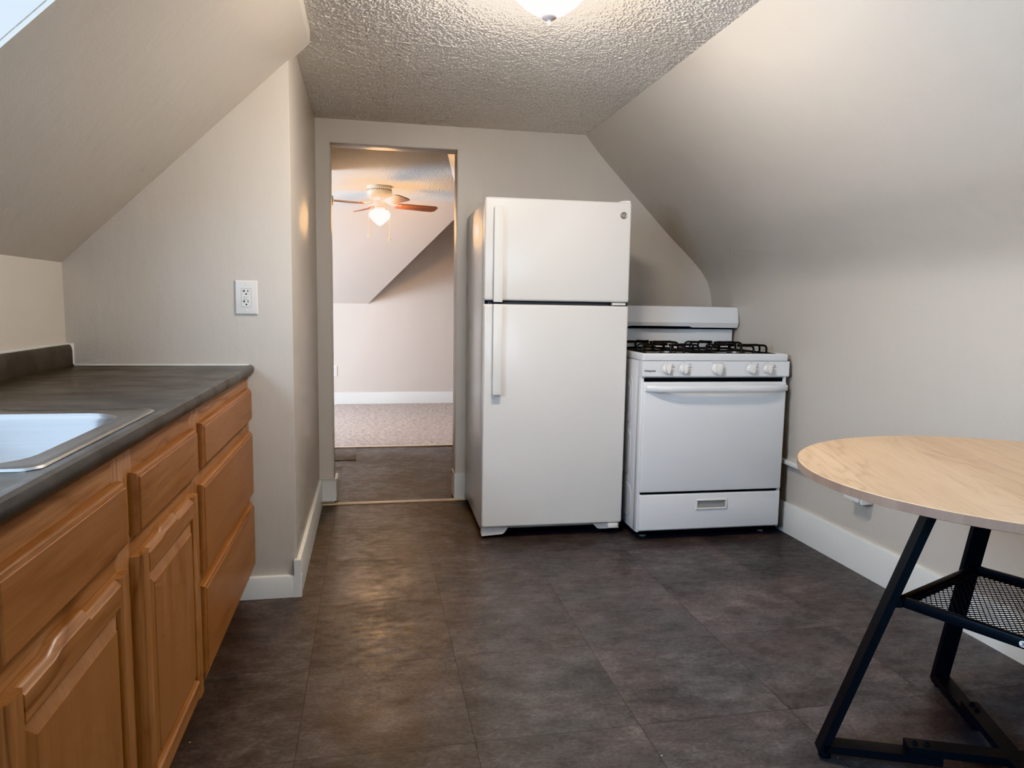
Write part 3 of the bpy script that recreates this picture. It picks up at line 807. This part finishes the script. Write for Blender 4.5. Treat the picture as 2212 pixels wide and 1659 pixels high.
# burners and grates
for cx in (.195, .565):
    for cy, rr in ((.17, .046), (.43, .038)):
        b = obj('burner', MB().lathe([(rr * 1.15, .906), (rr * 1.15, .912), (rr * .95, .916), (rr * .95, .924)], 32, Matrix.Translation((cx, cy, 0))), ALU, st)
        obj('burner_cap', MB().lathe([(rr, .924), (rr * 1.02, .928), (rr * .92, .932), (.001, .933)], 32, Matrix.Translation((cx, cy, 0))), IRON, b)
def grate(cx):
    m = MB(); x0, x1, y0, y1, zb, zt = cx - .150, cx + .150, .055, .545, .915, .955
    m.tube([(x0, y0, zb), (x1, y0, zb), (x1, y1, zb), (x0, y1, zb)], .0056, 8, None, True)
    m.tube([(x0, .30, zb), (x1, .30, zb)], .005, 8)
    def finger(a, b, w):
        # hairpin loop rising at a (on the frame) and reaching towards b
        a, b = Vector((*a, 0)), Vector((*b, 0)); d = (b - a).normalized(); s = Vector((-d.y, d.x, 0))
        Ln = (b - a).length
        for sg in (-1, 1):
            p = [a + s * w * sg + Vector((0, 0, zb)), a + s * w * sg + Vector((0, 0, zt - .014)), a + s * w * sg * .97 + d * .005 + Vector((0, 0, zt - .004)), a + s * w * sg * .92 + d * .016 + Vector((0, 0, zt)), a + d * (Ln - .028) + s * w * sg * .25 + Vector((0, 0, zt)), b + s * .002 * sg + Vector((0, 0, zt))]
            m.tube(p, .0052, 8)
        # flat wedge tip
        t = b - d * .03
        m.prism([(0, -.004), (.032, -.008), (.045, .0), (.032, .006), (.0, .005)], -.008, .008, 'y', Matrix.Translation(t + Vector((0, 0, zt))) @ Matrix.Rotation(math.atan2(d.y, d.x), 4, 'Z'))
    for cy in (.17, .43):
        finger((x0, cy), (cx - .030, cy), .034); finger((x1, cy), (cx + .030, cy), .034)
    finger((cx, y0), (cx, .135), .034); finger((cx, y1), (cx, .465), .034)
    finger((cx, .295), (cx, .205), .030); finger((cx, .305), (cx, .395), .030)
    obj('grate', m, IRON, st)
grate(.195); grate(.565)

# ------------------------------------------------------------------ round table
TX, TY, TR, TZ = 1.545, 1.411, .5105, .7585
tb = thing('dining_table', 'round pale oak table on black metal legs by the right wall', 'table', (TX, TY, 0), radians(70))
loc_off = Vector((1.548 - TX, 1.372 - TY, 0))
ROT = radians(70)
TLX, TLY = .0106 * cos(ROT) - .0084 * sin(ROT), -.0106 * sin(ROT) - .0084 * cos(ROT)
SHEAR = Matrix(((1, 0, 0, 0), (0, 1, 0, 0), (TLX, TLY, 1, 0), (0, 0, 0, 1)))   # the top sits very slightly out of level
m = MB().lathe([(TR - .002, TZ - .0035), (TR - .0015, TZ - .0012), (TR - .003, TZ), (.001, TZ)], 128, SHEAR); m.lathe([(.001, TZ - .021), (TR - .003, TZ - .021), (TR - .002, TZ - .0035)], 128, SHEAR, False, False)
tt = obj('tabletop', m, TABLEW, tb)
obj('edge_band', MB().lathe([(TR - .004, TZ - .0215), (TR, TZ - .020), (TR, TZ - .0015), (TR - .004, TZ - .0012)], 128, SHEAR, False, False), TABLEE, tt)
Ri = Matrix.Rotation(-ROT, 4, 'Z')
C0 = Ri @ loc_off
def rad(ang, r, z): 
    a = radians(ang) - ROT
    return Vector((C0.x + r * cos(a), C0.y + r * sin(a), z))
ANG = [158.5, 68.5, -21.5, -111.5]
LW_, LT = .043, .020
def legr(z): return .455 - .332 * (z - .02)
for a in ANG:
    rdir = rad(a, 1, 0) - rad(a, 0, 0)
    m = MB(); L = []
    s = Vector((-rdir.y, rdir.x, 0))
    prof = []
    for z in (.018, .10, .3, .5, TZ - .012):
        r1 = legr(z) if z > .05 else legr(.04) 
        r1 = legr(z)
        c1, c0 = rad(a, r1, z), rad(a, r1 - LT * 1.05, z)
        L.append([c0 - s * LW_ / 2, c1 - s * LW_ / 2, c1 + s * LW_ / 2, c0 + s * LW_ / 2])
    m.loft(L)
    # cut the toe back
    m.loft([[rad(a, legr(.018) - .024, .010) - s * LW_ / 2, rad(a, legr(.018) - .012, .010) - s * LW_ / 2, rad(a, legr(.018) - .012, .010) + s * LW_ / 2, rad(a, legr(.018) - .024, .010) + s * LW_ / 2],
            [rad(a, legr(.018) - LT * 1.05, .018) - s * LW_ / 2, rad(a, legr(.018), .018) - s * LW_ / 2, rad(a, legr(.018), .018) + s * LW_ / 2, rad(a, legr(.018) - LT * 1.05, .018) + s * LW_ / 2]])
    lg = obj('leg', m, BLACKM, tb, smooth=False)
    obj('rubber_foot', MB().lathe([(.014, 0), (.015, .003), (.015, .012)], 16, Matrix.Translation(rad(a, .436, 0))), BLACK, lg)
    ar = MB().bar(rad(a, .443, .030), rad(a, .165, .030), LW_, .020)
    obj('base_arm', ar, BLACKM, tb)
cr = MB()
for a in (158.5, 68.5): cr.bar(rad(a, .245, .051), rad(a, -.245, .051), LW_, .020 if a > 100 else .0198)
cross = obj('base_cross', cr, BLACKM, tb)
for a in ANG:
    for r in (.225, .196):
        b = MB().lathe([(.0065, .060), (.0065, .063), (.0055, .0655), (.003, .0655), (.003, .063)], 14, Matrix.Translation(rad(a, r, 0)))
        obj('bolt', b, BLACK, cross)
# shelf: angle-iron frame with wire mesh
ZS = .440; rs = legr(ZS) - LT * 1.05 - .004
cor = [rad(a, rs, ZS) for a in ANG]
fm = MB()
for i in range(4):
    p, q = cor[i], cor[(i + 1) % 4]
    d = (q - p).normalized(); inn = (Vector((C0.x, C0.y, ZS)) - (p + q) / 2).normalized()
    fm.bar(p + inn * .008 + Vector((0, 0, -.012)), q + inn * .008 + Vector((0, 0, -.012)), .016, .024, (0, 0, 1), .001)
    fm.bar(p + inn * .019 + Vector((0, 0, -.008)) + d * .02, q + inn * .019 + Vector((0, 0, -.008)) - d * .02, .006, .006)
sf = obj('shelf_frame', fm, BLACKM, tb)
for a in ANG:
    obj('leg_bracket', MB().bar(rad(a, rs - .006, ZS - .013), rad(a, rs + .012, ZS - .013), .03, .022), BLACKM, sf)
wm = MB()
hs = (cor[0] - cor[1]).length / 2 - .016
e1 = (cor[1] - cor[0]).normalized(); e2 = (cor[2] - cor[1]).normalized(); c_ = Vector((C0.x, C0.y, ZS - .010))
sp, ang = .0135, radians(29)
for sg in (1, -1):
    dx, dy = cos(ang * sg), sin(ang * sg); nx, ny = -dy, dx; R = hs * 1.5; k = -int(R / (sp * .8)) - 1
    while k * sp * .8 < R:
        o_ = k * sp * .8
        # clip the line to the square
        t0, t1 = -9, 9
        for (pc, dc) in ((nx * o_, dx), (ny * o_, dy)):
            if abs(dc) < 1e-6: continue
            a_, b_ = (-hs - pc) / dc, (hs - pc) / dc
            t0, t1 = max(t0, min(a_, b_)), min(t1, max(a_, b_))
        if t1 - t0 > .004:
            P = lambda t: c_ + e1 * (nx * o_ + dx * t) + e2 * (ny * o_ + dy * t)
            wm.tube([P(t0), P(t1)], .0011, 5)
        k += 1
obj('shelf_mesh', wm, BLACKM, sf)
# numbered sticker on the front bar
p, q = cor[3], cor[0]
outn = ((p + q) / 2 - Vector((C0.x, C0.y, ZS))).normalized()
sp_ = p + (q - p) * .345 + outn * .0006 + Vector((0, 0, -.0125))
t_ = outn.cross(Vector((0, 0, 1))) * -1
Ms = Matrix((t_, Vector((0, 0, 1)), outn)).transposed().to_4x4(); Ms.translation = sp_
stk = obj('sticker', MB().lathe([(.0072, 0), (.0072, .0006), (.0068, .0008)], 28, Ms), PLASTIC, sf)
obj('printed_digit', text_mb('3', .0125, Ms @ Matrix.Translation((0, -.0044, .0009)), .0002, .0002, 'CENTER'), INK, stk)

# ------------------------------------------------------------------ ceiling lamp
lp = thing('ceiling_lamp', 'lit flush dome ceiling lamp with a small finial', 'ceiling light', (.525, 2.155, ZC))
obj('base_pan', MB().lathe([(.155, 0), (.155, -.012), (.148, -.016)], 48), PLASTIC, lp)
obj('glass_dome', MB().lathe([(r, -.128 + 5.3 * r * r) for r in [.1465 - .0112 * k for k in range(13)]] + [(.002, -.128)], 32, None, False, True), LAMPG, lp)
fin = obj('finial', MB().lathe([(.004, -.122), (.022, -.1285), (.0235, -.131), (.021, -.134), (.015, -.137), (.0085, -.1385), (.006, -.140)], 28), FINIAL, lp)
obj('finial_ball', MB().lathe([(.005, -.139), (.0072, -.143), (.0066, -.147), (.0045, -.150), (.0052, -.152), (.0040, -.1555), (.001, -.1565)], 20), PLASTIC, fin)

# ------------------------------------------------------------------ ceiling fan beyond the doorway
fn = thing('ceiling_fan', 'four-blade ceiling fan with a lit globe beyond the doorway', 'ceiling fan', (.091, 6.35, ZC2))
obj('motor_housing', MB().lathe([(.106, 0), (.108, -.010), (.104, -.014), (.104, -.026), (.101, -.030), (.101, -.036), (.106, -.040), (.104, -.062), (.094, -.088), (.078, -.108), (.060, -.118), (.045, -.120)], 48), CREAM, fn)
m = MB()
for k in range(40):
    a = 2 * pi * k / 40; m.box(.1005, -.0022, -.0375, .1035, .0022, -.0285, 0, 2, Matrix.Rotation(a, 4, 'Z'))
obj('vent_ring', m, BLACK, fn, smooth=False)
obj('light_neck', MB().lathe([(.042, -.118), (.042, -.175), (.048, -.177), (.048, -.192), (.044, -.196)], 36), CREAM, fn)
obj('light_globe', MB().lathe([(.044, -.192), (.052, -.198), (.074, -.205), (.086, -.222), (.0885, -.240), (.085, -.256), (.072, -.274), (.046, -.298), (.020, -.320), (.002, -.329)], 24), FANG, fn)
for a in (20, 110, 200, 290):
    Mr = Matrix.Rotation(radians(a), 4, 'Z')
    ir = MB()
    for s in (-1, 1): ir.tube([(.055, .010 * s, -.116), (.085, .016 * s, -.132), (.115, .022 * s, -.140), (.150, .026 * s, -.142), (.185, .036 * s, -.146)], .0055, 8, Mr)
    ir.tube([(.115, -.022, -.140), (.125, 0, -.141), (.115, .022, -.140)], .005, 8, Mr)
    obj('blade_iron', ir, CREAM, fn)
    Mt = Mr @ Matrix.Translation((.0, 0, -.150)) @ Matrix.Rotation(radians(-13), 4, 'X')
    pts = [(.150, -.045), (.165, -.054), (.44, -.066), (.505, -.064), (.530, -.040), (.530, .040), (.505, .064), (.44, .066), (.165, .054), (.150, .045)]
    obj('blade', MB().prism(pts, -.003, .003, 'z', Mt), BLADEW, fn)
for dx, z1, s in ((-.094, -.400, -1), (.082, -.425, 1)):
    ch = MB().tube([(.045 * s, -.02, -.150), (.062 * s, -.03, -.175), (dx * .97, -.03, -.215), (dx, -.02, -.26), (dx, -.02, z1)], .0016, 6)
    c = obj('pull_chain', ch, CREAM, fn)
    obj('chain_pendant', MB().lathe([(.002, .004), (.0035, -.004), (.008, -.016), (.008, -.022), (.005, -.028)], 14, Matrix.Translation((dx, -.02, z1))), CREAM, c)

sd = thing('smoke_alarm', 'small round alarm high on the hall wall at the left edge of the doorway', 'smoke alarm', (-.292, 5.55, 1.885))
obj('cover', MB().lathe([(.044, 0), (.044, .014), (.040, .025), (.030, .033), (.010, .036)], 32, Matrix.Rotation(pi / 2, 4, 'Y')), GREYPL, sd)

# ------------------------------------------------------------------ light
def area(name, loc, rot, sx, sy, power, col):
    l = bpy.data.lights.new(name, 'AREA'); l.shape = 'RECTANGLE'; l.size = sx; l.size_y = sy; l.energy = power; l.color = col
    o = bpy.data.objects.new(name, l); COL.objects.link(o); o.location = loc; o.rotation_euler = rot; return o
DAY = (.70, .83, 1.0)
area('sink_window_daylight', (XL - .16, (WY0 + WY1) / 2, (WZ0 + WZ1) / 2), (0, radians(-90), 0), WZ1 - WZ0, WY1 - WY0, 112, (.55, .75, 1.0))
area('near_window_fill', ((NX0 + NX1) / 2, YN - .16, (NZ0 + NZ1) / 2), (radians(90), 0, 0), NX1 - NX0, NZ1 - NZ0, 40, (.72, .85, 1.0))  # fill light added behind the camera, at the unseen window
area('living_window_daylight', (-2.75, (LW[0] + LW[1]) / 2, (LW[2] + LW[3]) / 2), (0, radians(-90), 0), LW[3] - LW[2], LW[1] - LW[0], 310, (.66, .81, 1.0))

w = bpy.data.worlds.new('sky'); SC.world = w; w.use_nodes = True
bgn = w.node_tree.nodes['Background']
sky = w.node_tree.nodes.new('ShaderNodeTexSky'); sky.sky_type = 'HOSEK_WILKIE'; sky.sun_direction = (-.5, -.2, .84)
w.node_tree.links.new(sky.outputs[0], bgn.inputs[0]); bgn.inputs[1].default_value = 2.0

# ------------------------------------------------------------------ camera
f, yaw, pitch, roll, h = 1544.05, .19751, .11026, .01632, 1.1402
fwd = Vector((sin(yaw) * cos(pitch), cos(yaw) * cos(pitch), -sin(pitch)))
right = Vector((cos(yaw), -sin(yaw), 0)); up = right.cross(fwd)
r2 = right * cos(roll) + up * sin(roll); u2 = -right * sin(roll) + up * cos(roll)
cd = bpy.data.cameras.new('camera'); cd.sensor_width = 36; cd.lens = f * 36 / 2212; cd.clip_start = .02
cam = bpy.data.objects.new('camera', cd); COL.objects.link(cam)
Mc = Matrix((r2, u2, -fwd)).transposed().to_4x4(); Mc.translation = (0, 0, h)
cam.matrix_world = Mc; SC.camera = cam
SC.view_settings.view_transform = 'Khronos PBR Neutral'
SC.view_settings.look = 'None'
SC.view_settings.exposure = 0.0
SC.cycles.max_bounces = 5; SC.cycles.diffuse_bounces = 4; SC.cycles.glossy_bounces = 3
SC.cycles.use_light_tree = False
SC.cycles.use_adaptive_sampling = True; SC.cycles.adaptive_threshold = .1; SC.cycles.adaptive_min_samples = 12
SC.cycles.sample_clamp_indirect = 8
